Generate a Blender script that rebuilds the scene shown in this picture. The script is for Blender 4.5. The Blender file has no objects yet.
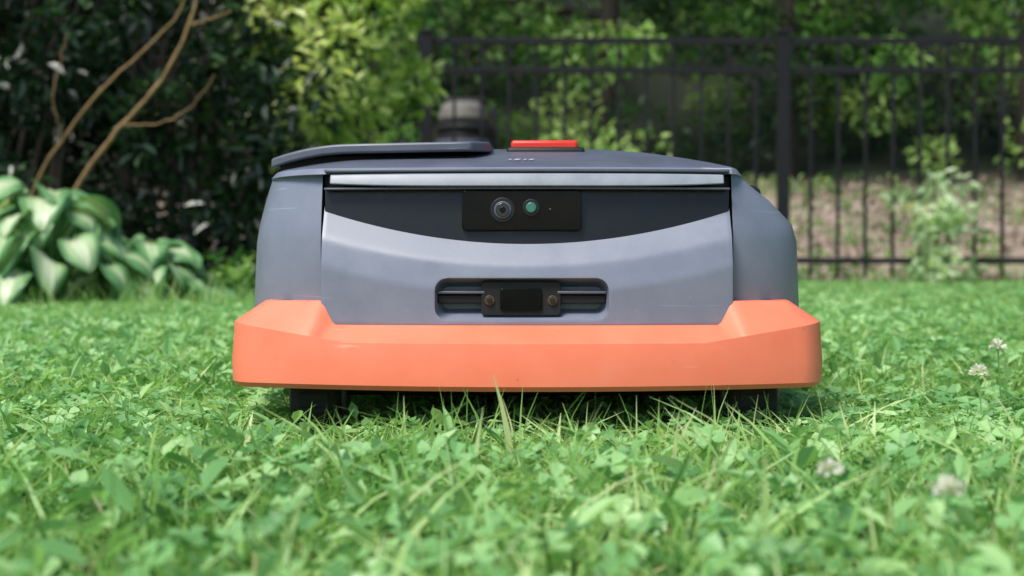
import bpy, bmesh, math, random
import numpy as np
from mathutils import Vector, Matrix
random.seed(7); rng=np.random.default_rng(7)
S=bpy.context.scene
try:
    S.view_settings.view_transform='Standard'; S.view_settings.look='None'; S.view_settings.exposure=0
except Exception: pass
COL=S.collection
LIFT=0.012
# ---------------------------------------------------------------- materials
def new_mat(name):
    m=bpy.data.materials.new(name); m.use_nodes=True
    nt=m.node_tree; return m,nt,nt.nodes['Principled BSDF']
def ramp(nt,stops,fac):
    r=nt.nodes.new('ShaderNodeValToRGB'); e=r.color_ramp.elements
    while len(e)<len(stops): e.new(0.5)
    for i,(p,c) in enumerate(stops):
        e[i].position=p; e[i].color=(c[0],c[1],c[2],1)
    nt.links.new(fac,r.inputs[0]); return r.outputs[0]
def noise(nt,scale,detail=4,coord='Object',rough=0.55):
    tc=nt.nodes.new('ShaderNodeTexCoord'); n=nt.nodes.new('ShaderNodeTexNoise')
    n.inputs['Scale'].default_value=scale; n.inputs['Detail'].default_value=detail
    n.inputs['Roughness'].default_value=rough
    nt.links.new(tc.outputs[coord],n.inputs['Vector']); return n.outputs['Fac']
def plastic(name,c1,c2,rough=0.4,nscale=25,bump=0.05,scratch=None,spec=0.5,fine=900,dust=None):
    m,nt,b=new_mat(name)
    col=ramp(nt,[(0.35,c1),(0.7,c2)],noise(nt,nscale,8,rough=0.7))
    def over(col,f,c):
        mx=nt.nodes.new('ShaderNodeMix'); mx.data_type='RGBA'
        nt.links.new(f,mx.inputs[0]); nt.links.new(col,mx.inputs[6]); mx.inputs[7].default_value=(*c,1)
        return mx.outputs[2]
    if dust:
        f=ramp(nt,[(0.50,(0,0,0)),(0.75,(0.26,0.26,0.26))],noise(nt,16,12,rough=0.8)); col=over(col,f,dust)
        f=ramp(nt,[(0.72,(0,0,0)),(0.76,(0.3,0.3,0.3))],noise(nt,150,3)); col=over(col,f,dust)
        f=ramp(nt,[(0.735,(0,0,0)),(0.77,(0.5,0.5,0.5))],noise(nt,95,2)); col=over(col,f,tuple(0.45*v for v in c1))
    if scratch:
        for sc,rot,lo in (((16,16,300),0.22,0.715),((9,9,420),0.5,0.715)):
            tc=nt.nodes.new('ShaderNodeTexCoord'); mp=nt.nodes.new('ShaderNodeMapping')
            mp.inputs['Scale'].default_value=sc; mp.inputs['Rotation'].default_value=(0,rot,0)
            n=nt.nodes.new('ShaderNodeTexNoise'); n.inputs['Scale'].default_value=1.0; n.inputs['Detail'].default_value=3
            n.inputs['Distortion'].default_value=0.6
            nt.links.new(tc.outputs['Object'],mp.inputs[0]); nt.links.new(mp.outputs[0],n.inputs['Vector'])
            f=ramp(nt,[(lo,(0,0,0)),(lo+0.06,(0.45,0.45,0.45))],n.outputs['Fac']); col=over(col,f,scratch)
    nt.links.new(col,b.inputs['Base Color'])
    rr=nt.nodes.new('ShaderNodeMapRange'); rr.inputs[3].default_value=max(0.02,rough-0.10); rr.inputs[4].default_value=rough+0.18
    nt.links.new(noise(nt,nscale*2,5),rr.inputs[0]); nt.links.new(rr.outputs[0],b.inputs['Roughness'])
    b.inputs['Specular IOR Level'].default_value=spec
    if bump>0:
        bp=nt.nodes.new('ShaderNodeBump'); bp.inputs['Strength'].default_value=bump; bp.inputs['Distance'].default_value=0.0006
        nt.links.new(noise(nt,fine,2),bp.inputs['Height']); nt.links.new(bp.outputs[0],b.inputs['Normal'])
    return m
def leafmat(name,stops,rough=0.45,trans=0.35,world=None,tboost=1.3,spec=0.4):
    m,nt,b=new_mat(name)
    at=nt.nodes.new('ShaderNodeAttribute'); at.attribute_name='v'
    fac=at.outputs['Fac']
    if world:
        g=nt.nodes.new('ShaderNodeNewGeometry'); n=nt.nodes.new('ShaderNodeTexNoise'); n.inputs['Scale'].default_value=world
        n.inputs['Detail'].default_value=3
        nt.links.new(g.outputs['Position'],n.inputs['Vector'])
        a=nt.nodes.new('ShaderNodeMath'); a.operation='MULTIPLY_ADD'; a.inputs[1].default_value=1.1; a.inputs[2].default_value=-0.55
        nt.links.new(n.outputs['Fac'],a.inputs[0])
        s=nt.nodes.new('ShaderNodeMath'); s.operation='ADD'; nt.links.new(fac,s.inputs[0]); nt.links.new(a.outputs[0],s.inputs[1]); s.use_clamp=True
        fac=s.outputs[0]
    col=ramp(nt,stops,fac); nt.links.new(col,b.inputs['Base Color'])
    b.inputs['Roughness'].default_value=rough; b.inputs['Specular IOR Level'].default_value=spec
    t=nt.nodes.new('ShaderNodeBsdfTranslucent'); mx=nt.nodes.new('ShaderNodeMixShader'); mx.inputs[0].default_value=trans
    vm=nt.nodes.new('ShaderNodeVectorMath'); vm.operation='MULTIPLY'; vm.inputs[1].default_value=(tboost,tboost*1.05,tboost*0.6)
    nt.links.new(col,vm.inputs[0]); nt.links.new(vm.outputs[0],t.inputs[0])
    nt.links.new(b.outputs[0],mx.inputs[1]); nt.links.new(t.outputs[0],mx.inputs[2])
    nt.links.new(mx.outputs[0],nt.nodes['Material Output'].inputs[0]); return m

M_grey=plastic('mower_grey_plastic',(0.158,0.176,0.235),(0.195,0.214,0.276),0.34,18,0.06,scratch=(0.50,0.52,0.58),dust=(0.28,0.29,0.32))
M_greyd=plastic('mower_dark_grey_plastic',(0.072,0.082,0.115),(0.098,0.108,0.144),0.38,22,0.08,scratch=(0.26,0.27,0.31),dust=(0.16,0.168,0.185))
M_orange=plastic('mower_orange_plastic',(0.80,0.18,0.092),(0.86,0.215,0.118),0.42,14,0.05,scratch=(0.82,0.42,0.31),dust=(0.70,0.30,0.20))
M_black=plastic('matte_black_plastic',(0.008,0.008,0.009),(0.014,0.014,0.016),0.5,30,0.05,spec=0.35)
M_visor=plastic('visor_plastic',(0.006,0.007,0.009),(0.009,0.010,0.012),0.25,30,0.03,spec=0.4)
M_gloss=plastic('gloss_black',(0.002,0.002,0.0025),(0.003,0.003,0.0035),0.12,30,0.0,spec=0.2)
M_strip=plastic('light_strip_diffuser',(0.22,0.24,0.285),(0.29,0.31,0.36),0.36,40,0.02,spec=0.4)
M_red=plastic('stop_button_red',(0.60,0.025,0.012),(0.70,0.035,0.018),0.35,20,0.03)
M_rub=plastic('tyre_rubber',(0.010,0.010,0.010),(0.022,0.02,0.018),0.8,40,0.3)
M_brass=plastic('contact_brass',(0.04,0.02,0.008),(0.10,0.05,0.018),0.35,200,0.1)
M_lensg=plastic('lens_green_glass',(0.02,0.12,0.09),(0.04,0.20,0.15),0.1,60,0.0)
M_lens=plastic('lens_glass',(0.015,0.016,0.022),(0.02,0.021,0.03),0.06,60,0.0)
M_mark=plastic('white_marking',(0.40,0.42,0.45),(0.5,0.52,0.55),0.5,60,0.0)
M_fence=plastic('black_metal_paint',(0.006,0.006,0.008),(0.010,0.010,0.012),0.5,6,0.05,spec=0.3)
M_tan=plastic('weathered_tan_plastic',(0.10,0.095,0.085),(0.19,0.175,0.15),0.6,8,0.05)

M_grass=leafmat('grass_blades',[(0.0,(0.10,0.22,0.045)),(0.4,(0.24,0.46,0.115)),(0.75,(0.42,0.63,0.22)),(1.0,(0.62,0.70,0.36))],0.40,0.40,world=6.0,tboost=1.4)
M_clover=leafmat('clover_leaves',[(0.0,(0.085,0.23,0.07)),(0.5,(0.215,0.45,0.16)),(1.0,(0.42,0.64,0.28))],0.42,0.34,world=5.0,tboost=1.4)
M_dry=leafmat('dry_thatch',[(0.0,(0.26,0.18,0.10)),(1.0,(0.54,0.48,0.30))],0.8,0.2)
M_flow=leafmat('clover_flower',[(0.0,(0.50,0.44,0.40)),(0.5,(0.72,0.72,0.64)),(1.0,(0.8,0.8,0.77))],0.7,0.3)
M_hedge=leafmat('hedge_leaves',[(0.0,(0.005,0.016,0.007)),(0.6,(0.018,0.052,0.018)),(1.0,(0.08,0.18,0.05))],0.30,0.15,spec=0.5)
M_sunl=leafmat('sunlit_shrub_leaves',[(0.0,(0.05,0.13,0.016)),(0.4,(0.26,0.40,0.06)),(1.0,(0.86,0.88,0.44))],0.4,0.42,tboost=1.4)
M_forest=leafmat('woodland_leaves',[(0.0,(0.005,0.020,0.007)),(0.42,(0.028,0.096,0.018)),(0.72,(0.12,0.29,0.05)),(1.0,(0.48,0.66,0.22))],0.5,0.38)
M_litter=leafmat('fallen_leaves',[(0.0,(0.16,0.105,0.08)),(0.5,(0.33,0.25,0.195)),(1.0,(0.56,0.46,0.38))],0.8,0.15)
M_sap=leafmat('sapling_leaves',[(0.0,(0.26,0.42,0.20)),(1.0,(0.68,0.78,0.54))],0.5,0.4)
M_hosta=leafmat('hosta_leaves',[(0.0,(0.66,0.73,0.52)),(0.22,(0.44,0.58,0.32)),(0.46,(0.16,0.34,0.13)),(1.0,(0.05,0.17,0.065))],0.33,0.25)
def bark(name,c1,c2):
    m,nt,b=new_mat(name)
    nt.links.new(ramp(nt,[(0.3,c1),(0.7,c2)],noise(nt,14,8,rough=0.7)),b.inputs['Base Color']); b.inputs['Roughness'].default_value=0.85
    bp=nt.nodes.new('ShaderNodeBump'); bp.inputs['Strength'].default_value=0.6; bp.inputs['Distance'].default_value=0.02
    nt.links.new(noise(nt,30,6),bp.inputs['Height']); nt.links.new(bp.outputs[0],b.inputs['Normal']); return m
M_bark=bark('tree_bark',(0.014,0.011,0.008),(0.04,0.032,0.025))
M_twig=bark('branch_bark',(0.15,0.09,0.035),(0.32,0.20,0.09))
m,nt,b=new_mat('ground'); M_ground=m
g=nt.nodes.new('ShaderNodeNewGeometry'); sx=nt.nodes.new('ShaderNodeSeparateXYZ'); nt.links.new(g.outputs['Position'],sx.inputs[0])
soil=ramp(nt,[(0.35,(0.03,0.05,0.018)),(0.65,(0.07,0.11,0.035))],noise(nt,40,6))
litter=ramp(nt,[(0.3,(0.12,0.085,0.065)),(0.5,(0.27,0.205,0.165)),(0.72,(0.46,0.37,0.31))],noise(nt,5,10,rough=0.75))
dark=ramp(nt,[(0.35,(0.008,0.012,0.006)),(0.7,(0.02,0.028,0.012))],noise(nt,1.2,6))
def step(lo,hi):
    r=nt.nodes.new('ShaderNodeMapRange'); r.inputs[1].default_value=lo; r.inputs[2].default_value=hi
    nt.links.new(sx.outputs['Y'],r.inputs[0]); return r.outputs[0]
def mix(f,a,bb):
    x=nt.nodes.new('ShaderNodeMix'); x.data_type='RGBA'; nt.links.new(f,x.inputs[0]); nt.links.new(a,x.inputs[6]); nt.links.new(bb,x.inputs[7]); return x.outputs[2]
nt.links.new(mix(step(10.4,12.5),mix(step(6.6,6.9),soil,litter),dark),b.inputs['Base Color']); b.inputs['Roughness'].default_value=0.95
bp=nt.nodes.new('ShaderNodeBump'); bp.inputs['Strength'].default_value=0.8; bp.inputs['Distance'].default_value=0.05
nt.links.new(noise(nt,12,10),bp.inputs['Height']); nt.links.new(bp.outputs[0],b.inputs['Normal'])

# ---------------------------------------------------------------- mesh helpers
def link(o,parent=None):
    COL.objects.link(o)
    if parent: o.parent=parent
    return o
def np_mesh(name,V,F,mats,attr=None,midx=None,smooth=False):
    V=np.asarray(V,dtype=np.float32).reshape(-1,3); F=np.asarray(F,dtype=np.int32)
    k=F.shape[1]; me=bpy.data.meshes.new(name)
    me.vertices.add(len(V)); me.vertices.foreach_set('co',V.ravel())
    me.loops.add(F.size); me.loops.foreach_set('vertex_index',F.ravel())
    me.polygons.add(len(F)); me.polygons.foreach_set('loop_start',np.arange(0,F.size,k,dtype=np.int32))
    me.polygons.foreach_set('loop_total',np.full(len(F),k,dtype=np.int32))
    if midx is not None: me.polygons.foreach_set('material_index',np.asarray(midx,dtype=np.int32))
    me.polygons.foreach_set('use_smooth',np.full(len(F),smooth,dtype=bool))
    me.update(calc_edges=True); me.validate()
    if attr is not None:
        a=me.attributes.new('v','FLOAT','POINT'); a.data.foreach_set('value',np.asarray(attr,dtype=np.float32))
    for mm in mats: me.materials.append(mm)
    return me
def obj(name,me,parent=None): return link(bpy.data.objects.new(name,me),parent)
def pyobj(name,V,F,mat,parent=None,angle=35,bevel=0,seg=2,midx=None,mats=None):
    me=bpy.data.meshes.new(name); me.from_pydata([tuple(v) for v in V],[],[tuple(f) for f in F]); me.update()
    bm=bmesh.new(); bm.from_mesh(me); bmesh.ops.recalc_face_normals(bm,faces=bm.faces); bm.to_mesh(me); bm.free()
    for mm in (mats or [mat]): me.materials.append(mm)
    if midx is not None:
        for p,i in zip(me.polygons,midx): p.material_index=i
    for p in me.polygons: p.use_smooth=True
    me.set_sharp_from_angle(angle=math.radians(angle))
    o=obj(name,me,parent)
    if bevel:
        bv=o.modifiers.new('b','BEVEL'); bv.width=bevel; bv.segments=seg; bv.limit_method='ANGLE'; bv.angle_limit=math.radians(angle)
    return o
def box(name,x0,x1,y0,y1,z0,z1,mat,parent=None,bevel=0.0,seg=3):
    V=[(x,y,z) for z in (z0,z1) for y in (y0,y1) for x in (x0,x1)]
    F=[(0,2,3,1),(4,5,7,6),(0,1,5,4),(2,6,7,3),(0,4,6,2),(1,3,7,5)]
    return pyobj(name,V,F,mat,parent,30,bevel,seg)
def cyl(name,c,r,depth,axis,mat,parent=None,n=40,bevel=0.0,r2=None):
    V=[];F=[]; r2=r if r2 is None else r2
    for s,rr in ((-0.5,r),(0.5,r2)):
        for i in range(n):
            a=2*math.pi*i/n; u,v,w=rr*math.cos(a),rr*math.sin(a),s*depth
            p={'x':(w,u,v),'y':(u,w,v),'z':(u,v,w)}[axis]
            V.append((c[0]+p[0],c[1]+p[1],c[2]+p[2]))
    F=[(i,(i+1)%n,n+(i+1)%n,n+i) for i in range(n)]+[tuple(range(n)),tuple(range(n,2*n))]
    return pyobj(name,V,F,mat,parent,30,bevel,2)
def tube(pts,rad,n=7):
    pts=np.array(pts,float); V=[];F=[]
    for i,p in enumerate(pts):
        d=pts[min(i+1,len(pts)-1)]-pts[max(i-1,0)]; d/=np.linalg.norm(d)+1e-9
        a=np.cross(d,[0.13,0.97,0.2]); a/=np.linalg.norm(a); b2=np.cross(d,a)
        for k in range(n):
            t=2*math.pi*k/n; V.append(p+rad[i]*(a*math.cos(t)+b2*math.sin(t)))
    for i in range(len(pts)-1):
        for k in range(n): F.append((i*n+k,i*n+(k+1)%n,(i+1)*n+(k+1)%n,(i+1)*n+k))
    return V,F
LEAF=np.array([(0,0,0),(-0.36,0.30,0.10),(-0.34,0.68,0.08),(0,1,-0.06),(0.34,0.68,0.08),(0.36,0.30,0.10)])
def leaves(P,length,width,dirs=None,val=None,up=0.5,shape=LEAF,vj=0.15):
    n=len(P); 
    if dirs is None: dirs=rng.normal(size=(n,3)); dirs[:,2]-=0.2
    dirs=dirs/np.linalg.norm(dirs,axis=1)[:,None]
    nn=rng.normal(size=(n,3)); nn[:,2]+=up*3
    x=np.cross(dirs,nn); x/=np.linalg.norm(x,axis=1)[:,None]+1e-9
    z=np.cross(x,dirs)
    L=np.broadcast_to(length,(n,))[:,None,None]; W=np.broadcast_to(width,(n,))[:,None,None]
    s=shape[None]
    V=P[:,None,:]+x[:,None,:]*s[:,:,0:1]*W+dirs[:,None,:]*s[:,:,1:2]*L+z[:,None,:]*s[:,:,2:3]*L
    b=(np.arange(n)*6)[:,None]
    F=np.concatenate([b+np.array([0,3,2,1]),b+np.array([0,5,4,3])])
    if val is None: val=np.full(n,0.5)
    a=np.repeat(np.clip(val+rng.uniform(-vj,vj,n),0,1),6)
    return V.reshape(-1,3),F,a
def merge(parts):
    Vs=[];Fs=[];As=[];Ms=[];o=0
    for V,F,a,mi in parts:
        V=np.asarray(V,float).reshape(-1,3); F=np.asarray(F,int)
        Vs.append(V);Fs.append(F+o);As.append(np.broadcast_to(a,(len(V),)));Ms.append(np.full(len(F),mi)); o+=len(V)
    return np.concatenate(Vs),np.concatenate(Fs),np.concatenate(As),np.concatenate(Ms)

# ---------------------------------------------------------------- terrain
def terr(x,y):
    t=np.maximum(0,y-6.8); z=0.17*t*np.clip(t/1.0,0,1)
    t2=np.maximum(0,y-12); z=z+0.22*t2*np.clip(t2/4,0,1)
    return z+np.where(y>7,0.04*np.sin(x*1.7+y)*np.clip(y-7,0,1),0)
xs=np.concatenate([np.linspace(-120,-8,15),np.linspace(-7,9,65),np.linspace(10,120,15)])
ys=np.concatenate([np.linspace(-60,-3,10),np.linspace(-2.5,16,75),np.linspace(17,140,25)])
X,Y=np.meshgrid(xs,ys); Z=np.minimum(terr(X,Y),14)
nx=len(xs); ny=len(ys); idx=np.arange(nx*ny).reshape(ny,nx)
F=np.stack([idx[:-1,:-1],idx[:-1,1:],idx[1:,1:],idx[1:,:-1]],-1).reshape(-1,4)
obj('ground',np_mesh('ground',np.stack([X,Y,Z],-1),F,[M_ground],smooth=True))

# ---------------------------------------------------------------- lawn tiles
def blades(n,size,hmin,hmax,w,lean=0.6,seg=3):
    P=np.zeros((n,3)); P[:,:2]=rng.uniform(-size/2,size/2,(n,2))
    h=rng.uniform(hmin,hmax,n)**1.0; az=rng.uniform(0,2*math.pi,n); ln=rng.uniform(0.1,lean,n)
    d=np.stack([np.cos(az),np.sin(az),0*az],1); fz=rng.uniform(0,2*math.pi,n)
    s=np.stack([np.cos(fz),np.sin(fz),0*fz],1); ww=w*rng.uniform(0.6,1.3,n)
    V=np.zeros((n,2*(seg+1),3))
    for i in range(seg+1):
        t=i/seg; c=P+d*(h*ln*t**1.8*1.3)[:,None]; c[:,2]+=h*(t-0.25*ln*t*t)
        tw=(1-t**2.2)*0.92+0.06
        V[:,2*i]=c-s*(ww*tw/2)[:,None]; V[:,2*i+1]=c+s*(ww*tw/2)[:,None]
    b=(np.arange(n)*2*(seg+1))[:,None]
    F=np.concatenate([b+np.array([2*i,2*i+1,2*i+3,2*i+2]) for i in range(seg)])
    a=np.repeat(np.clip(rng.normal(0.5,0.27,n),0,1),2*(seg+1))
    return V.reshape(-1,3),F,a
CL=np.array([(0,0,0),(-0.30,0.30,0.05),(-0.47,0.76,0.10),(0,0.92,-0.02),(0.47,0.76,0.10),(0.30,0.30,0.05)])
def clover(n,size,hmin,hmax,r):
    C=np.zeros((n,3)); C[:,:2]=rng.uniform(-size/2,size/2,(n,2)); C[:,2]=rng.uniform(hmin,hmax,n)
    tilt=rng.normal(0,0.46,(n,2)); N=np.stack([tilt[:,0],tilt[:,1],np.ones(n)],1); N/=np.linalg.norm(N,axis=1)[:,None]
    a0=rng.uniform(0,2*math.pi,n); rr=r*rng.uniform(0.6,1.35,n); val=np.clip(rng.normal(0.5,0.28,n),0,1)
    out=[]
    for k in range(3):
        a=a0+k*2*math.pi/3; d=np.stack([np.cos(a),np.sin(a),0*a],1); d-=N*(d*N).sum(1)[:,None]; d/=np.linalg.norm(d,axis=1)[:,None]
        x=np.cross(d,N); s=CL[None]
        V=C[:,None]+x[:,None]*s[:,:,0:1]*rr[:,None,None]+d[:,None]*s[:,:,1:2]*rr[:,None,None]+N[:,None]*(s[:,:,2:3]+0.15*s[:,:,1:2])*rr[:,None,None]
        b=(np.arange(n)*6)[:,None]; F=np.concatenate([b+np.array([0,3,2,1]),b+np.array([0,5,4,3])])
        out.append((V.reshape(-1,3),F,np.repeat(val,6)))
    B=C.copy(); B[:,2]=0; B[:,:2]+=rng.normal(0,0.006,(n,2)); w=0.0006
    V=np.stack([B+[w,0,0],B-[w,0,0],C-[w,0,0],C+[w,0,0]],1).reshape(-1,3); F=(np.arange(n)*4)[:,None]+np.arange(4)
    out.append((V,F,np.full(len(V),0.4)))
    return out
lawn=bpy.data.objects.new('lawn_grass',None); link(lawn)
near=[];T=0.4
for v in range(6):
    cf=[0.95,0.5,1.15,0.75,0.3,0.9][v]
    parts=[(*blades(3000,T*1.05,0.013,0.039,0.0024,1.1),0),(*blades(560,T*1.05,0.030,0.053,0.0031,1.2),0),(*blades(380,T,0.010,0.036,0.0018,1.8),2)]
    parts+=[(*c,1) for c in clover(int(1300*cf),T*1.05,0.012,0.034,0.0078)]
    n=260; P=np.zeros((n,3)); P[:,:2]=rng.uniform(-T/2,T/2,(n,2)); P[:,2]=rng.uniform(0.010,0.032,n)
    d=rng.normal(size=(n,3)); d[:,2]=np.abs(d[:,2])*0.5+0.1
    parts.append((*leaves(P,rng.uniform(0.012,0.026,n),rng.uniform(0.008,0.014,n),d,rng.uniform(0.3,1.0,n),up=1),1))
    n=4; P=np.zeros((n,3)); P[:,:2]=rng.uniform(-T/2,T/2,(n,2)); P[:,2]=rng.uniform(0.014,0.026,n)
    parts.append((*leaves(P,0.008,0.006,None,rng.uniform(0,0.5,n),up=1),2))
    V,F,a,mi=merge(parts); near.append(np_mesh('lawn_patch_%d'%v,V,F,[M_grass,M_clover,M_dry],a,mi))
far=[]
for v in range(3):
    parts=[(*blades(8000,1.05,0.015,0.045,0.0052,0.9,2),0),(*blades(900,1.05,0.012,0.04,0.004,1.6,2),2)]
    parts+=[(*c,1) for c in clover(1100,1.05,0.012,0.032,0.012)]
    V,F,a,mi=merge(parts); far.append(np_mesh('lawn_far_patch_%d'%v,V,F,[M_grass,M_clover,M_dry],a,mi))
for i in range(-5,6):
    for j in range(8):
        x=i*T; y=-0.78+j*T
        o=obj('grass_patch',random.choice(near),lawn); o.location=(x,y,0); o.rotation_euler[2]=random.randrange(4)*math.pi/2
        o.scale=(1,1,random.uniform(1.05,1.2) if j<2 else (random.uniform(0.68,0.78) if (j==2 and abs(i)<2) else random.uniform(0.85,1.05)))
for i in range(-6,7):
    for j in range(-3,7):
        x=i*1.0; y=-0.48+0.5+j*1.0
        if abs(x)<2 and y-0.5<2.1: 
            if y+0.5<=2.3 and abs(x)<=1.6: continue
        if y>6.7: continue
        o=obj('grass_patch',random.choice(far),lawn); o.location=(x,y,0); o.rotation_euler[2]=random.randrange(4)*math.pi/2
parts=[]
V,F,a=blades(210,1.0,0.035,0.058,0.0036,1.1,3); V[:,0]*=0.75; V[:,1]*=0.16; V[:,1]-=0.17; parts.append((V,F,a,0))
V,F,a=blades(28,1.0,0.05,0.068,0.0055,0.9,3); V[:,0]*=0.26; V[:,0]+=0.07; V[:,1]*=0.10; V[:,1]-=0.16; parts.append((V,F,a,0))
V,F,a=blades(380,1.0,0.045,0.070,0.0034,1.2,4); V[:,0]*=1.1; V[:,1]*=0.42; V[:,1]-=0.36; parts.append((V,F,a,0))
for k in range(60):
    V,F,a=blades(26,0.2,0.05,0.17,0.007,0.9,3); V[:,1]*=0.5; V[:,1]+=6.4+rng.normal(0,.05); V[:,0]+=rng.uniform(-1,4.5); parts.append((V,F,a,0))
V,F,a=blades(1500,3.0,0.04,0.12,0.005,0.9,3); V[:,1]*=0.1; V[:,1]+=2.6; V[:,0]-=2.1; parts.append((V,F,a,0))
V,F,a,mi=merge(parts); obj('tall_grass_blades',np_mesh('tall_grass_blades',V,F,[M_grass],a),lawn)
fl=[(0.335,0.0,0.052,1),(0.40,0.15,0.062,1),(0.160,-0.50,0.048,.85),(0.128,-0.45,0.048,.75),(0.75,0.95,0.045,1)]
parts=[]
for (x,y,z,s) in fl:
    n=60; d=rng.normal(size=(n,3)); d[:,2]=np.abs(d[:,2])-0.25; d/=np.linalg.norm(d,axis=1)[:,None]
    parts.append((*leaves(np.array([x,y,z])+d*0.002*s,0.0058*s,0.003*s,d,rng.uniform(0.3,1,n)),0))
    V,F=tube([(x+0.004,y,0),(x,y,z)],[0.0007,0.0006],5); parts.append((V,F,0.4,1))
V,F,a,mi=merge(parts); obj('clover_flowers',np_mesh('clover_flowers',V,F,[M_flow,M_clover],a,mi),lawn)

# ---------------------------------------------------------------- mower
mow=bpy.data.objects.new('robot_lawn_mower',None); link(mow)
def half_outline(w,y0,rec):
    pts=[]
    for x in np.linspace(0,0.149,14): pts.append((x,y0+0.5*x*x+rec))
    pts.append((0.1496,y0+0.5*0.1496**2))
    xs_=0.1496; ys_=y0+0.5*xs_**2
    for t in np.linspace(0.12,1,9):
        ang=t*math.pi/2
        pts.append((xs_+(w-xs_)*(0.45*t+0.55*math.sin(ang)), ys_+0.060*(0.35*t+0.65*(1-math.cos(ang)))))
    for y in (0.14,0.22,0.32,0.40): pts.append((w+0.002,y))
    for t in np.linspace(0.1,1,8):
        ang=t*math.pi/2; pts.append((0.10+(w-0.098)*math.cos(ang) if t<1 else 0.10,0.40+0.11*math.sin(ang)))
    pts.append((0.0,0.515)); return pts
levels=[(0.030,0.207,0.210,0.010,0.014),(0.080,0.2095,0.2105,0.004,0.014),(0.135,0.2070,0.2075,0.002,0.014),(0.149,0.2035,0.2055,0.004,0.012),
 (0.168,0.1860,0.2015,0.009,0.008),(0.1832,0.1660,0.1975,0.013,0.005),(0.1838,0.1655,0.1970,0.006,0.0),(0.1885,0.1615,0.194,0.010,0.0)]
rings=[]
for z,wr,wl,y0,rec in levels:
    R=half_outline(wr,y0,rec); L=half_outline(wl,y0,rec)
    rings.append([(x,y,z) for x,y in R]+[(-x,y,z) for x,y in reversed(L[1:-1])])
base=rings[-1]
for s,z in ((0.985,0.1900),(0.9,0.1945),(0.78,0.2000),(0.62,0.2065),(0.42,0.2125),(0.2,0.216),(0.04,0.217)):
    rings.append([(x*s,0.25+(y-0.25)*s,z) for x,y,_ in base])
n=len(rings[0]); V=[p for r in rings for p in r]; F=[];mi=[]
for i in range(len(rings)-1):
    for k in range(n):
        f=(i*n+k,i*n+(k+1)%n,(i+1)*n+(k+1)%n,(i+1)*n+k); F.append(f)
        c=np.mean([V[q] for q in f],axis=0); mi.append(1 if (abs(c[0])<0.1495 and c[1]<0.1 and c[2]<0.1836) else (2 if i>=7 else 0))
F.append(tuple(range(n))); mi.append(1); F.append(tuple(range((len(rings)-1)*n,len(rings)*n))); mi.append(2)
body=pyobj('body_shell',V,F,None,mow,28,0.0012,2,mi,[M_grey,M_black,M_greyd])

def grid_panel(name,xa,xb,zb,zt,yf,mat,nx=72,nz=26,thick=0.004,bevel=0.0009):
    V=[];F=[]
    for j in range(nz+1):
        for i in range(nx+1):
            x=xa+(xb-xa)*i/nx; z=zb(x)+(zt(x)-zb(x))*j/nz; V.append((x,yf(x,z),z))
    m_=(nx+1)*(nz+1)
    V+= [(x,y+thick,z) for x,y,z in V]
    for j in range(nz):
        for i in range(nx):
            a=j*(nx+1)+i; F.append((a,a+1,a+nx+2,a+nx+1)); F.append((m_+a,m_+a+nx+1,m_+a+nx+2,m_+a+1))
    for i in range(nx):
        F.append((i,m_+i,m_+i+1,i+1)); a=nz*(nx+1)+i; F.append((a,a+1,m_+a+1,m_+a))
    for j in range(nz):
        a=j*(nx+1); F.append((a,a+nx+1,m_+a+nx+1,m_+a)); a+=nx; F.append((a,m_+a,m_+a+nx+1,a+nx+1))
    return pyobj(name,V,F,mat,mow,40,bevel,2)
def sm(t): t=min(1,max(0,t)); return t*t*(3-2*t)
def ztop(x): return 0.1408+0.0255*sm((abs(x)-0.050)/0.098)
def zcr(x): return 0.117+0.020*(abs(x)/0.146)**2
def ypan(x,z):
    y=-0.006+0.5*x*x; c=zcr(x); d=z-c
    soft=0.5*(d+math.sqrt(d*d+0.0010**2))
    y+=0.66*soft
    y+=-0.24*max(0,min(0.02,c-z))
    return y
panel=grid_panel('front_panel',-0.1477,0.1477,lambda x:0.0752,ztop,ypan,M_grey,96,34,0.005)
def rrect(x0,x1,z0,z1,r,k=6):
    P=[]
    for cx,cz,a0 in ((x1-r,z1-r,0),(x0+r,z1-r,90),(x0+r,z0+r,180),(x1-r,z0+r,270)):
        for i in range(k+1):
            a=math.radians(a0+90*i/k); P.append((cx+r*math.cos(a),cz+r*math.sin(a)))
    return P
def prism(name,P,y0,y1,mat,parent,bevel=0,P2=None):
    P2=P2 or P; n=len(P); V=[(x,y0,z) for x,z in P]+[(x,y1,z) for x,z in P2]
    F=[(i,(i+1)%n,n+(i+1)%n,n+i) for i in range(n)]+[tuple(range(n)),tuple(range(n,2*n))]
    return pyobj(name,V,F,mat,parent,30,bevel,3)
cut=prism('cut',rrect(-0.0655,0.0585,0.0785,0.1085,0.009),-0.05,0.05,M_grey,None)
bo=panel.modifiers.new('cut','BOOLEAN'); bo.object=cut; bo.operation='DIFFERENCE'; bo.solver='EXACT'
panel.modifiers.move(len(panel.modifiers)-1,0)
dg=bpy.context.evaluated_depsgraph_get(); me=bpy.data.meshes.new_from_object(panel.evaluated_get(dg)); 
panel.modifiers.clear(); panel.data=me
for p in me.polygons: p.use_smooth=True
me.set_sharp_from_angle(angle=math.radians(30))
bpy.data.objects.remove(cut)
Po=rrect(-0.0655,0.0585,0.0785,0.1085,0.009); Pi=rrect(-0.0610,0.0540,0.0860,0.1020,0.004)
nn=len(Po); V=[(x,ypan(x,z)+0.0035,z) for x,z in Po]+[(x,0.012,z) for x,z in Pi]
pyobj('recess_wall',V,[(i,(i+1)%nn,nn+(i+1)%nn,nn+i) for i in range(nn)]+[tuple(range(nn,2*nn))],M_grey,mow,50)
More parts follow.
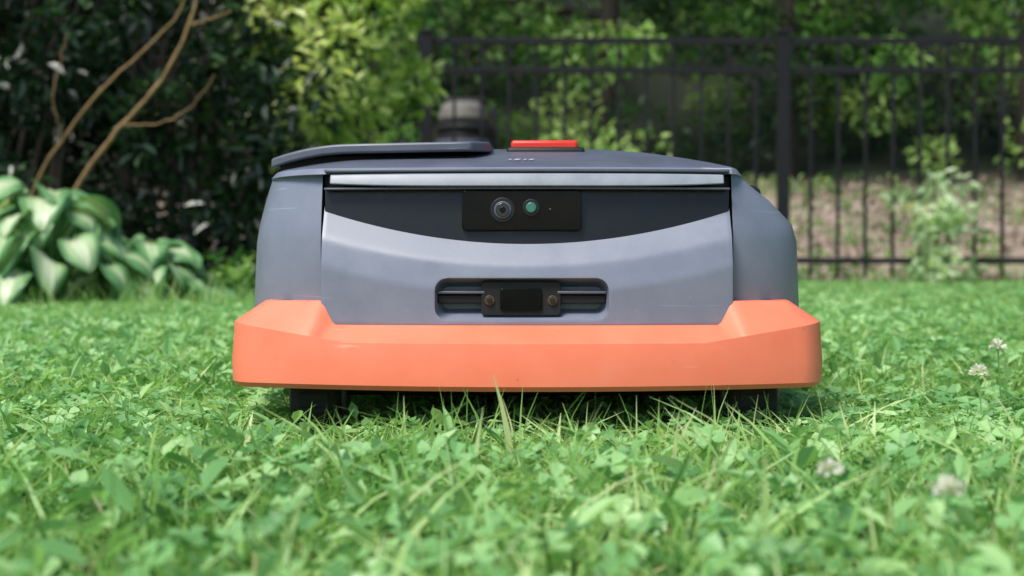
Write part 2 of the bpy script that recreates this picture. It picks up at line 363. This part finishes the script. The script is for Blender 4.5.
for a,b_ in ((-0.0640,-0.030),(0.022,0.0570)):
    box('recess_slit',a,b_,-0.0005,0.0115,0.0900,0.0965,M_black,mow,0.0012)
    box('recess_fin',a,b_,-0.0035,0.0115,0.0972,0.0992,M_greyd,mow,0.0006)
prism('charging_port',rrect(-0.0325,0.0245,0.0815,0.1060,0.003),-0.0030,0.0118,M_black,mow,0.0008)
for cx in (-0.0265,0.0185):
    cyl('charging_contact_seat',(cx,-0.0035,0.0925),0.0036,0.0016,'y',M_brass,mow,bevel=0.0003)
    cyl('charging_contact',(cx,-0.0047,0.0925),0.0020,0.0022,'y',M_black,mow,bevel=0.0003)
prism('charging_port_insert',rrect(-0.019,0.011,0.0850,0.1010,0.002),-0.0047,-0.0025,M_gloss,mow,0.0005)

grid_panel('sensor_visor',-0.1475,0.1475,lambda x:0.128,lambda x:0.1735,lambda x,z:0.004+0.5*x*x+(z-0.128)*0.10,M_visor,60,8,0.004)
def strip_y(x,z):
    t=(z-0.1742)/0.0092; return -0.0020+0.5*x*x+(0.0032*t**1.4 if t>0 else 0)
grid_panel('light_strip',-0.1425,0.1425,lambda x:0.1742+0.0022*(abs(x)/0.1425)**4,lambda x:0.1836-0.0005*(abs(x)/0.1425)**4,strip_y,M_strip,60,8,0.006)
grid_panel('light_strip_trim',-0.1470,0.1470,lambda x:0.1722,lambda x:0.1737,lambda x,z:0.0+0.5*x*x,M_greyd,60,2,0.008,0.0004)
grid_panel('deck_lip',-0.147,0.147,lambda x:0.1848,lambda x:0.1872,lambda x,z:0.0020+0.5*x*x+0.0*z,M_greyd,60,3,0.008,0.0007)
cm=prism('camera_window',rrect(-0.0465,0.0395,0.1425,0.1715,0.003),0.0020,0.012,M_gloss,mow,0.0008)
cyl('camera_bezel',(-0.0172,0.0012,0.1573),0.0090,0.0024,'y',M_black,mow,bevel=0.0006)
cyl('camera_lens_ring',(-0.0172,0.0000,0.1573),0.0062,0.0018,'y',M_greyd,mow,bevel=0.0005)
cyl('camera_lens',(-0.0172,-0.0010,0.1573),0.0050,0.0012,'y',M_lens,mow,bevel=0.0005)
cyl('camera_iris',(-0.0172,-0.0016,0.1573),0.0022,0.0010,'y',M_gloss,mow,bevel=0.0003)
cyl('sensor_bezel',(0.0032,0.0012,0.1590),0.0062,0.0020,'y',M_black,mow,bevel=0.0005)
cyl('sensor_lens',(0.0032,0.0000,0.1590),0.0038,0.0016,'y',M_lensg,mow,bevel=0.0006)
cyl('indicator_dot',(0.0168,0.0016,0.1580),0.0006,0.0012,'y',M_greyd,mow)

# bumper
path=[]
bx=sorted(set([round(v,4) for v in np.linspace(0,0.140,29)]+[0.1435,0.146,0.149,0.152,0.1555]+[round(v,4) for v in np.linspace(0.160,0.192,8)]))
for x in bx: path.append((x,-0.045+0.95*x*x))
x0,y0=path[-1]
for t in np.linspace(0.15,1,7):
    a=t*math.pi/2; path.append((x0+(0.2155-x0)*math.sin(a)*0.98+0.0005*t,y0+0.028*(1-math.cos(a))+0.006*t))
for y in (0.05,0.08,0.11,0.14): path.append((0.2165,y))
path=[(-x,y) for x,y in reversed(path[1:])]+path
pa=np.array(path); tg=np.gradient(pa,axis=0); tg/=np.linalg.norm(tg,axis=1)[:,None]; nr=np.stack([-tg[:,1],tg[:,0]],1)
V=[];F=[];K=7
for (x,y),(a,b_) in zip(pa,nr):
    ax=abs(x); k=sm((ax-0.1435)/0.012); k2=min(1,max(0,(ax-0.125)/0.09))
    zo=0.0635+0.0135*k2; zi=0.0750+0.0170*k
    prof=[(0.03,0.034),(0.003,0.0305),(0.0,0.034),(-0.0005,0.05),(0.0015,zo),(0.024,zi),(0.045,zi)]
    for off,z in prof: V.append((x+a*off,y+b_*off,z))
for i in range(len(pa)-1):
    for j in range(K): F.append((i*K+j,(i+1)*K+j,(i+1)*K+(j+1)%K,i*K+(j+1)%K))
F.append(tuple(range(K))); F.append(tuple(range((len(pa)-1)*K,len(pa)*K)))
pyobj('orange_bumper',V,F,M_orange,mow,24,0.0022,4)
V=[];F=[];NX,NY=24,14
def lidz(x,y): 
    t=max(0,-0.135-x)/0.06
    return 0.2095+0.050*(y-0.06)*(1 if y<0.2 else 0)+(0.007 if y>=0.2 else 0)-0.0095*t*t+0.018*(x+0.135)
for zt in (0,1):
    for j in range(NY+1):
        for i in range(NX+1):
            u=i/NX; x=-0.196+(0.168)*u; yb=0.050+0.02*(1-u)**3+0.03*max(0,(u-0.9)/0.1)**2
            y=yb+(0.40-yb)*j/NY; V.append((x,y,lidz(x,y)-(0.0075 if zt==0 else 0)))
mN=(NX+1)*(NY+1)
for j in range(NY):
    for i in range(NX):
        a=j*(NX+1)+i; F.append((a,a+NX+1,a+NX+2,a+1)); F.append((mN+a,mN+a+1,mN+a+NX+2,mN+a+NX+1))
for i in range(NX):
    F.append((i,i+1,mN+i+1,mN+i)); a=NY*(NX+1)+i; F.append((a,mN+a,mN+a+1,a+1))
for j in range(NY):
    a=j*(NX+1); F.append((a,mN+a,mN+a+NX+1,a+NX+1)); a+=NX; F.append((a,a+NX+1,mN+a+NX+1,mN+a))
pyobj('deck_lid',V,F,M_greyd,mow,40,0.0018,3)
box('lid_hinge_block',-0.190,-0.045,0.075,0.38,0.185,0.203,M_black,mow,0.002)
box('stop_button_base',-0.016,0.046,0.105,0.165,0.200,0.2110,M_black,mow,0.003)
box('stop_button',-0.0125,0.0405,0.108,0.160,0.2080,0.2165,M_red,mow,0.0025)
box('rear_antenna_cap',0.176,0.202,0.20,0.26,0.150,0.186,M_black,mow,0.008)
for a,w_ in ((-0.014,0.0016),(-0.010,0.004),(-0.003,0.0016),(0.001,0.003)):
    V=[(a,0.034,0.1957),(a+w_,0.034,0.1957),(a+w_+0.002,0.038,0.1966),(a+0.002,0.038,0.1966)]
    pyobj('deck_badge',V,[(0,1,2,3)],M_mark,mow)
box('chassis',-0.165,0.165,0.04,0.47,0.020,0.060,M_black,mow,0.006)
cyl('blade_disc',(0,0.22,0.015),0.10,0.006,'z',M_black,mow,bevel=0.002)
def wheel(x,y,r,w,nm):
    zc=r-LIFT
    cyl(nm,(x,y,zc),r,w,'x',M_rub,mow,48,0.008)
    cyl(nm+'_hub',(x,y,zc),r*0.5,w+0.006,'x',M_greyd,mow,32,0.002)
    V=[];F=[]
    for k in range(22):
        a=2*math.pi*k/22; ca,sa=math.cos(a),math.sin(a); h=0.0022*r/0.04; ww=r*0.06
        o=len(V)
        for s in (-w/2+0.008,w/2-0.008):
            for (dr,dt) in ((-0.003,-ww),(h,-ww),(h,ww),(-0.003,ww)):
                rr=r+dr; V.append((x+s,y+rr*ca-dt*sa,zc+rr*sa+dt*ca))
        F+=[(o,o+1,o+5,o+4),(o+1,o+2,o+6,o+5),(o+2,o+3,o+7,o+6),(o,o+3,o+2,o+1),(o+4,o+5,o+6,o+7)]
    pyobj(nm+'_tread',V,F,M_rub,mow)
wheel(-0.155,0.045,0.034,0.036,'front_wheel'); wheel(0.165,0.045,0.034,0.036,'front_wheel')
wheel(-0.168,0.40,0.085,0.05,'rear_wheel'); wheel(0.168,0.40,0.085,0.05,'rear_wheel')
mow.location=(0.0105,0,LIFT); mow.rotation_euler[2]=math.radians(-0.6)

# ---------------------------------------------------------------- fence
V=[];F=[]
def fb(x0,x1,y0,y1,z0,z1):
    o=len(V); V.extend([(x,y,z) for z in (z0,z1) for y in (y0,y1) for x in (x0,x1)])
    F.extend([tuple(o+q for q in f) for f in [(0,2,3,1),(4,5,7,6),(0,1,5,4),(2,6,7,3),(0,4,6,2),(1,3,7,5)]])
FY=6.28
for k in range(-4,6):
    x=-0.436+1.826*k
    fb(x-0.03,x+0.03,FY-0.03,FY+0.03,-0.05,1.285); fb(x-0.036,x+0.036,FY-0.036,FY+0.036,1.287,1.305)
    xa,xb=x+0.032,x+1.826-0.032
    for z in (0.11,1.085,1.235): fb(xa,xb,FY-0.014,FY+0.014,z,z+0.032)
    for p in range(1,13):
        px=x+1.826*p/13
        fb(px-0.0085,px+0.0085,FY-0.0085,FY+0.0085,0.04,0.108); fb(px-0.0085,px+0.0085,FY-0.0085,FY+0.0085,0.144,1.083); fb(px-0.0085,px+0.0085,FY-0.0085,FY+0.0085,1.119,1.233)
fe=pyobj('metal_fence',V,F,M_fence,None,30,0.002,1)
fe.location=(0,0,0.012)
gb=bpy.data.objects.new('garden_bin',None); link(gb)
cyl('bin_body',(0,0,0.42),0.13,0.84,'z',M_black,gb,32,0.01,0.155); cyl('bin_rim',(0,0,0.87),0.165,0.04,'z',M_black,gb,32,0.01)
cyl('bin_dome',(0,0,0.955),0.15,0.13,'z',M_tan,gb,32,0.04,0.12); cyl('bin_band',(0,0,0.78),0.157,0.05,'z',M_greyd,gb,32,0.004)
box('bin_handle',0.15,0.19,-0.02,0.02,0.70,1.00,M_black,gb,0.008)
box('bin_lid_handle',-0.11,0.13,-0.02,0.02,1.012,1.045,M_black,gb,0.01)
gb.location=(-0.27,6.9,0)

# ---------------------------------------------------------------- plants
def clump(c,r,n,size,val,up=0.5,ws=0.55,flat=0.8):
    d=rng.normal(size=(n,3)); d/=np.linalg.norm(d,axis=1)[:,None]; rr=r*rng.uniform(0.25,1,n)**0.6
    P=np.array(c)+d*rr[:,None]*np.array([1,1,flat])
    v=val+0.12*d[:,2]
    L=size*rng.uniform(0.6,1.3,n)
    dd=d*0.6+rng.normal(size=(n,3))*0.6; dd[:,2]-=0.15
    return leaves(P,L,L*ws,dd,v,up)
parts=[]
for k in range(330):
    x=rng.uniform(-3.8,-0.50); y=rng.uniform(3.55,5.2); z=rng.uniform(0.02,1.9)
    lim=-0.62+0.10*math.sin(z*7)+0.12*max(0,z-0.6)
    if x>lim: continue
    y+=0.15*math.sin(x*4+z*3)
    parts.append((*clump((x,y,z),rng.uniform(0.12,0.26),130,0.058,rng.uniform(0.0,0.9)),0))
for k in range(40):
    x=rng.uniform(-3.4,-0.8); pts=[(x,4.2,0),(x+rng.normal(0,.08),4.2,0.5),(x+rng.normal(0,.2),4.1,1.1),(x+rng.normal(0,.3),4.0,1.7)]
    V,F=tube(pts,[0.02,0.016,0.01,0.004],6); parts.append((V,F,0.5,1))
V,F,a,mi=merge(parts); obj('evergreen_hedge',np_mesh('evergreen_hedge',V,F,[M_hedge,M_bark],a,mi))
parts=[]
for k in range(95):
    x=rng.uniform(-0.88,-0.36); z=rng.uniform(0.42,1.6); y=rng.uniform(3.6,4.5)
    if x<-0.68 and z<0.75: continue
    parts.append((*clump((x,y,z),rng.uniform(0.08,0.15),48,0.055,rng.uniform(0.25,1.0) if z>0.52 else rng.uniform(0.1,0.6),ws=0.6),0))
for k in range(14):
    x=-0.7+rng.normal(0,.1); V,F=tube([(x,4.4,0),(x+rng.normal(0,.1),4.35,0.5),(x+rng.normal(0.05,.15),4.3,1.0),(x+rng.normal(0.05,.2),4.3,1.5)],[0.014,0.011,0.007,0.003],6); parts.append((V,F,0.5,1))
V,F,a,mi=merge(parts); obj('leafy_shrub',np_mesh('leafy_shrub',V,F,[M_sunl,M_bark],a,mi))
parts=[]
def spline(ctrl,n=16):
    c=np.array(ctrl,float); t=np.linspace(0,len(c)-1,n); return np.stack([np.interp(t,range(len(c)),c[:,i]) for i in range(3)],1)
B=[([(-1.55,3.2,0.0),(-1.383,3.1,0.367),(-1.284,3.05,0.48),(-1.156,3.0,0.637),(-1.03,3.0,0.725),(-0.915,3.0,0.845),(-0.87,3.0,1.05)],0.006),
   ([(-1.45,3.2,0.0),(-1.24,3.05,0.376),(-1.10,3.0,0.518),(-0.986,3.0,0.637),(-0.90,3.0,0.80),(-0.85,3.0,1.05)],0.009),
   ([(-0.90,3.0,0.80),(-0.84,2.98,0.815),(-0.78,2.95,0.83)],0.004),([(-1.284,3.05,0.48),(-1.30,3.0,0.60),(-1.25,3.0,0.78)],0.003),([(-1.10,3.0,0.518),(-0.98,3.0,0.52),(-0.90,3.0,0.57),(-0.84,3.0,0.66)],0.003)]
for c,r in B:
    p=spline(c,24); 
    for _ in range(5): p[1:-1]=(p[:-2]+2*p[1:-1]+p[2:])/4
    p[1:-1]+=rng.normal(0,0.002,p[1:-1].shape)
    V,F=tube(p,np.linspace(r,r*0.45,len(p)),7); parts.append((V,F,0.5,0))
V,F,a,mi=merge(parts); obj('bare_branch',np_mesh('bare_branch',V,F,[M_twig],a,mi,True))
def hosta(name,c,nl,L0,H,seed):
    r=np.random.default_rng(seed); parts=[]; NU,NV=10,10
    for k in range(nl):
        lvl=(k+0.5)/nl; az=2*math.pi*(k*0.382)+r.normal(0,.2); L=L0*r.uniform(0.8,1.15)*(1-0.15*lvl); W=L*0.74
        d=np.array([math.cos(az),math.sin(az),0]); s=np.array([-d[1],d[0],0])
        st=np.array(c)+d*0.02; out=(0.19-0.17*lvl)*r.uniform(0.85,1.15)*H/0.3; hh=H*(0.34+0.60*lvl)*r.uniform(0.92,1.06)
        p0=st+d*out+np.array([0,0,hh]); a0=0.05+0.45*lvl; a1=-1.45+0.25*lvl+r.normal(0,.15)
        V=[];A=[]; roll=r.normal(0,.3)
        for j in range(NV+1):
            t=j/NV; ang=a0+(a1-a0)*t**0.7
            if j==0: cur=p0.copy()
            else: cur=cur+(d*math.cos(ang)+np.array([0,0,math.sin(ang)]))*L/NV
            nrm=-d*math.sin(ang)+np.array([0,0,math.cos(ang)]); ss=s*math.cos(roll)+nrm*math.sin(roll)
            w=W*0.5*(math.sin(math.pi*t**0.65)**0.7 if 0<t<1 else 0.0)+0.002
            for i in range(NU+1):
                u=-1+2*i/NU; q=cur+ss*u*w+nrm*(0.16*w*abs(u)+0.010*math.sin(6*t+az*3+3*u)*abs(u))
                q=q+nrm*0.0026*math.cos(u*15)
                V.append(q); A.append(min(1,max(0,abs(u)**1.3*0.66+0.14*math.cos(u*15)*(1-abs(u))+0.16*t*t+r.uniform(0,0.06)+0.14*math.sin(k*1.7))))
        F=[(j*(NU+1)+i,j*(NU+1)+i+1,(j+1)*(NU+1)+i+1,(j+1)*(NU+1)+i) for j in range(NV) for i in range(NU)]
        parts.append((V,F,A,0))
        V,F=tube([st-[0,0,0.02],(st+p0)/2+[0,0,0.03]-d*0.02,p0],[0.005,0.004,0.003],6); parts.append((V,F,0.75,0))
    V,F,a,mi=merge(parts); obj(name,np_mesh(name,V,F,[M_hosta],a,mi,True))
hosta('hosta_plant',(-1.24,2.72,0),56,0.155,0.34,1)
hosta('hosta_plant',(-1.00,2.85,0),36,0.13,0.21,2)
hosta('hosta_plant',(-1.62,2.85,0),48,0.17,0.38,3)
parts=[]
for k in range(26):
    x=rng.uniform(-0.98,-0.5); parts.append((*clump((x,rng.uniform(2.9,3.3),rng.uniform(0.02,0.14)),0.07,40,0.035,rng.uniform(0.4,0.8)),0))
V,F,a,mi=merge(parts); obj('ground_cover_weeds',np_mesh('ground_cover_weeds',V,F,[M_forest],a,mi))
parts=[]
SX,SY=2.12,6.12
V,F=tube([(SX,SY,0),(SX+.01,SY,0.3),(SX,SY,0.55)],[0.008,0.006,0.003],6); parts.append((V,F,0.5,1))
for k in range(30):
    z=rng.uniform(0.06,0.56); wd=0.04+0.07*math.exp(-((z-0.42)/0.12)**2)+0.04*(z<0.25)
    parts.append((*clump((SX+rng.normal(0,wd),SY+rng.normal(0,.04)-0.02,z),0.05,12,0.065,rng.uniform(0.2,1.0),ws=0.65),0))
V,F,a,mi=merge(parts); obj('young_sapling',np_mesh('young_sapling',V,F,[M_sap,M_bark],a,mi))
def tree(seed,h,lean):
    r=np.random.default_rng(seed); parts=[]
    pts=[(0,0,-0.2),(lean*0.3,0,h*0.25),(lean*0.7,0.1,h*0.55),(lean,0.1,h)]
    V,F=tube(spline(pts,9),np.linspace(0.11,0.03,9),9); parts.append((V,F,0.5,1))
    for k in range(15):
        z0=h*r.uniform(0.16,0.95); az=r.uniform(0,6.28); L=r.uniform(0.8,1.9)*(1.15-z0/h*0.6); bx=np.interp(z0,[0,h],[0,lean])
        e=np.array([bx+L*math.cos(az),L*math.sin(az),z0+L*r.uniform(-0.1,0.5)])
        V,F=tube([(bx,0.05,z0),(np.array([bx,0.05,z0])+e)/2+[0,0,0.12],e],[0.045,0.028,0.01],6); parts.append((V,F,0.5,1))
        for q in range(4):
            c=e*(1-0.22*q)+np.array([bx,0,z0])*0.22*q+r.normal(0,0.22,3)
            parts.append((*clump(c,r.uniform(0.3,0.6),100,0.10,r.uniform(0.1,1.0)),0))
    V,F,a,mi=merge(parts); return np_mesh('deciduous_tree',V,F,[M_forest,M_bark],a,mi)
tm=[tree(11,5.5,0.3),tree(12,6.5,-0.4),tree(13,4.8,0.1)]
for i,(x,y) in enumerate([(-5.5,10.2),(-3.2,11.5),(-1.2,11.4),(0.8,12.0),(2.6,12.4),(4.6,11.6),(6.8,10.8),(9,12),(-7.5,8.5),(-4.4,14),(-0.4,14.5),(3.4,14.6),(7.5,15)]):
    o=obj('deciduous_tree',tm[i%3]); o.location=(x,y,float(terr(np.array(x),np.array(y)))); o.rotation_euler[2]=i*1.9; s=1+0.1*math.sin(i*3); o.scale=(s,s,s)
parts=[]
for k in range(340):
    x=rng.uniform(-9,11); y=rng.uniform(9.0,17)
    if x>1.2 and y<11.3: y+=2.5
    tz=float(terr(np.array(x),np.array(y))); z=tz+rng.uniform(0.1,1.0+0.35*(y-9))
    r_=rng.random(); bright=rng.uniform(0.0,0.35) if r_<0.46 else (rng.uniform(0.35,0.7) if r_<0.75 else rng.uniform(0.75,1.05))
    parts.append((*clump((x,y,z),rng.uniform(0.2,0.55),145,0.09,bright),0))
V,F,a,mi=merge(parts); obj('woodland_undergrowth',np_mesh('woodland_undergrowth',V,F,[M_forest],a,mi))
parts=[]
for k in range(400):
    x=rng.uniform(-26,28); y=rng.uniform(17,24); z=float(terr(np.array(x),np.array(y)))+rng.uniform(0,8)
    parts.append((*clump((x,y,z),rng.uniform(0.8,1.5),70,0.34,rng.uniform(0.0,0.85)),0))
V,F,a,mi=merge(parts); obj('distant_woodland',np_mesh('distant_woodland',V,F,[M_forest],a,mi))
parts=[]
n=4500; P=np.zeros((n,3)); P[:,0]=rng.uniform(-2,8,n); P[:,1]=rng.uniform(6.7,12,n); P[:,2]=terr(P[:,0],P[:,1])+0.012
parts.append((*leaves(P,0.075,0.05,None,rng.uniform(0,1,n),up=1.2),0))
for k in range(150):
    x=rng.uniform(1,7); y=rng.uniform(6.7,11.5); parts.append((*clump((x,y,float(terr(np.array(x),np.array(y)))+0.05),rng.uniform(0.05,0.20),26,0.055,rng.uniform(0.4,0.9)),1))
for k in range(80):
    V,F,a=blades(18,0.25,0.08,0.20,0.008,1.0,3); cx,cy=rng.uniform(1,7),rng.uniform(6.7,10.5)
    V[:,0]+=cx; V[:,1]+=cy; V[:,2]+=float(terr(np.array(cx),np.array(cy)))-0.01; parts.append((V,F,a*0.5+0.4,1))
V,F,a,mi=merge(parts); obj('leaf_litter_and_weeds',np_mesh('leaf_litter_and_weeds',V,F,[M_litter,M_forest],a,mi))

# ---------------------------------------------------------------- light, world, camera
w=bpy.data.worlds.new('World'); S.world=w; w.use_nodes=True; nt=w.node_tree; bg=nt.nodes['Background']
sk=nt.nodes.new('ShaderNodeTexSky'); sk.sky_type='NISHITA'; sk.sun_disc=False
EL,AZ=math.radians(56),math.radians(216)
sk.sun_elevation=EL; sk.sun_rotation=AZ; nt.links.new(sk.outputs[0],bg.inputs[0]); bg.inputs[1].default_value=0.15
sd=bpy.data.lights.new('sun','SUN'); sd.energy=5.0; sd.angle=math.radians(24); sd.color=(1,0.96,0.88); so=link(bpy.data.objects.new('sun',sd))
v=Vector((math.sin(AZ)*math.cos(EL),math.cos(AZ)*math.cos(EL),math.sin(EL))); so.rotation_euler=v.to_track_quat('Z','Y').to_euler(); so.location=(0,0,10)
cd=bpy.data.cameras.new('camera'); cd.lens=50; cd.sensor_width=36; cd.clip_start=0.02; cd.clip_end=400
cd.dof.use_dof=True; cd.dof.focus_distance=1.0; cd.dof.aperture_fstop=9
co=link(bpy.data.objects.new('camera',cd)); co.location=(0,-1.02,0.12+LIFT); co.rotation_euler=(math.radians(90-1.05),0,0); S.camera=co
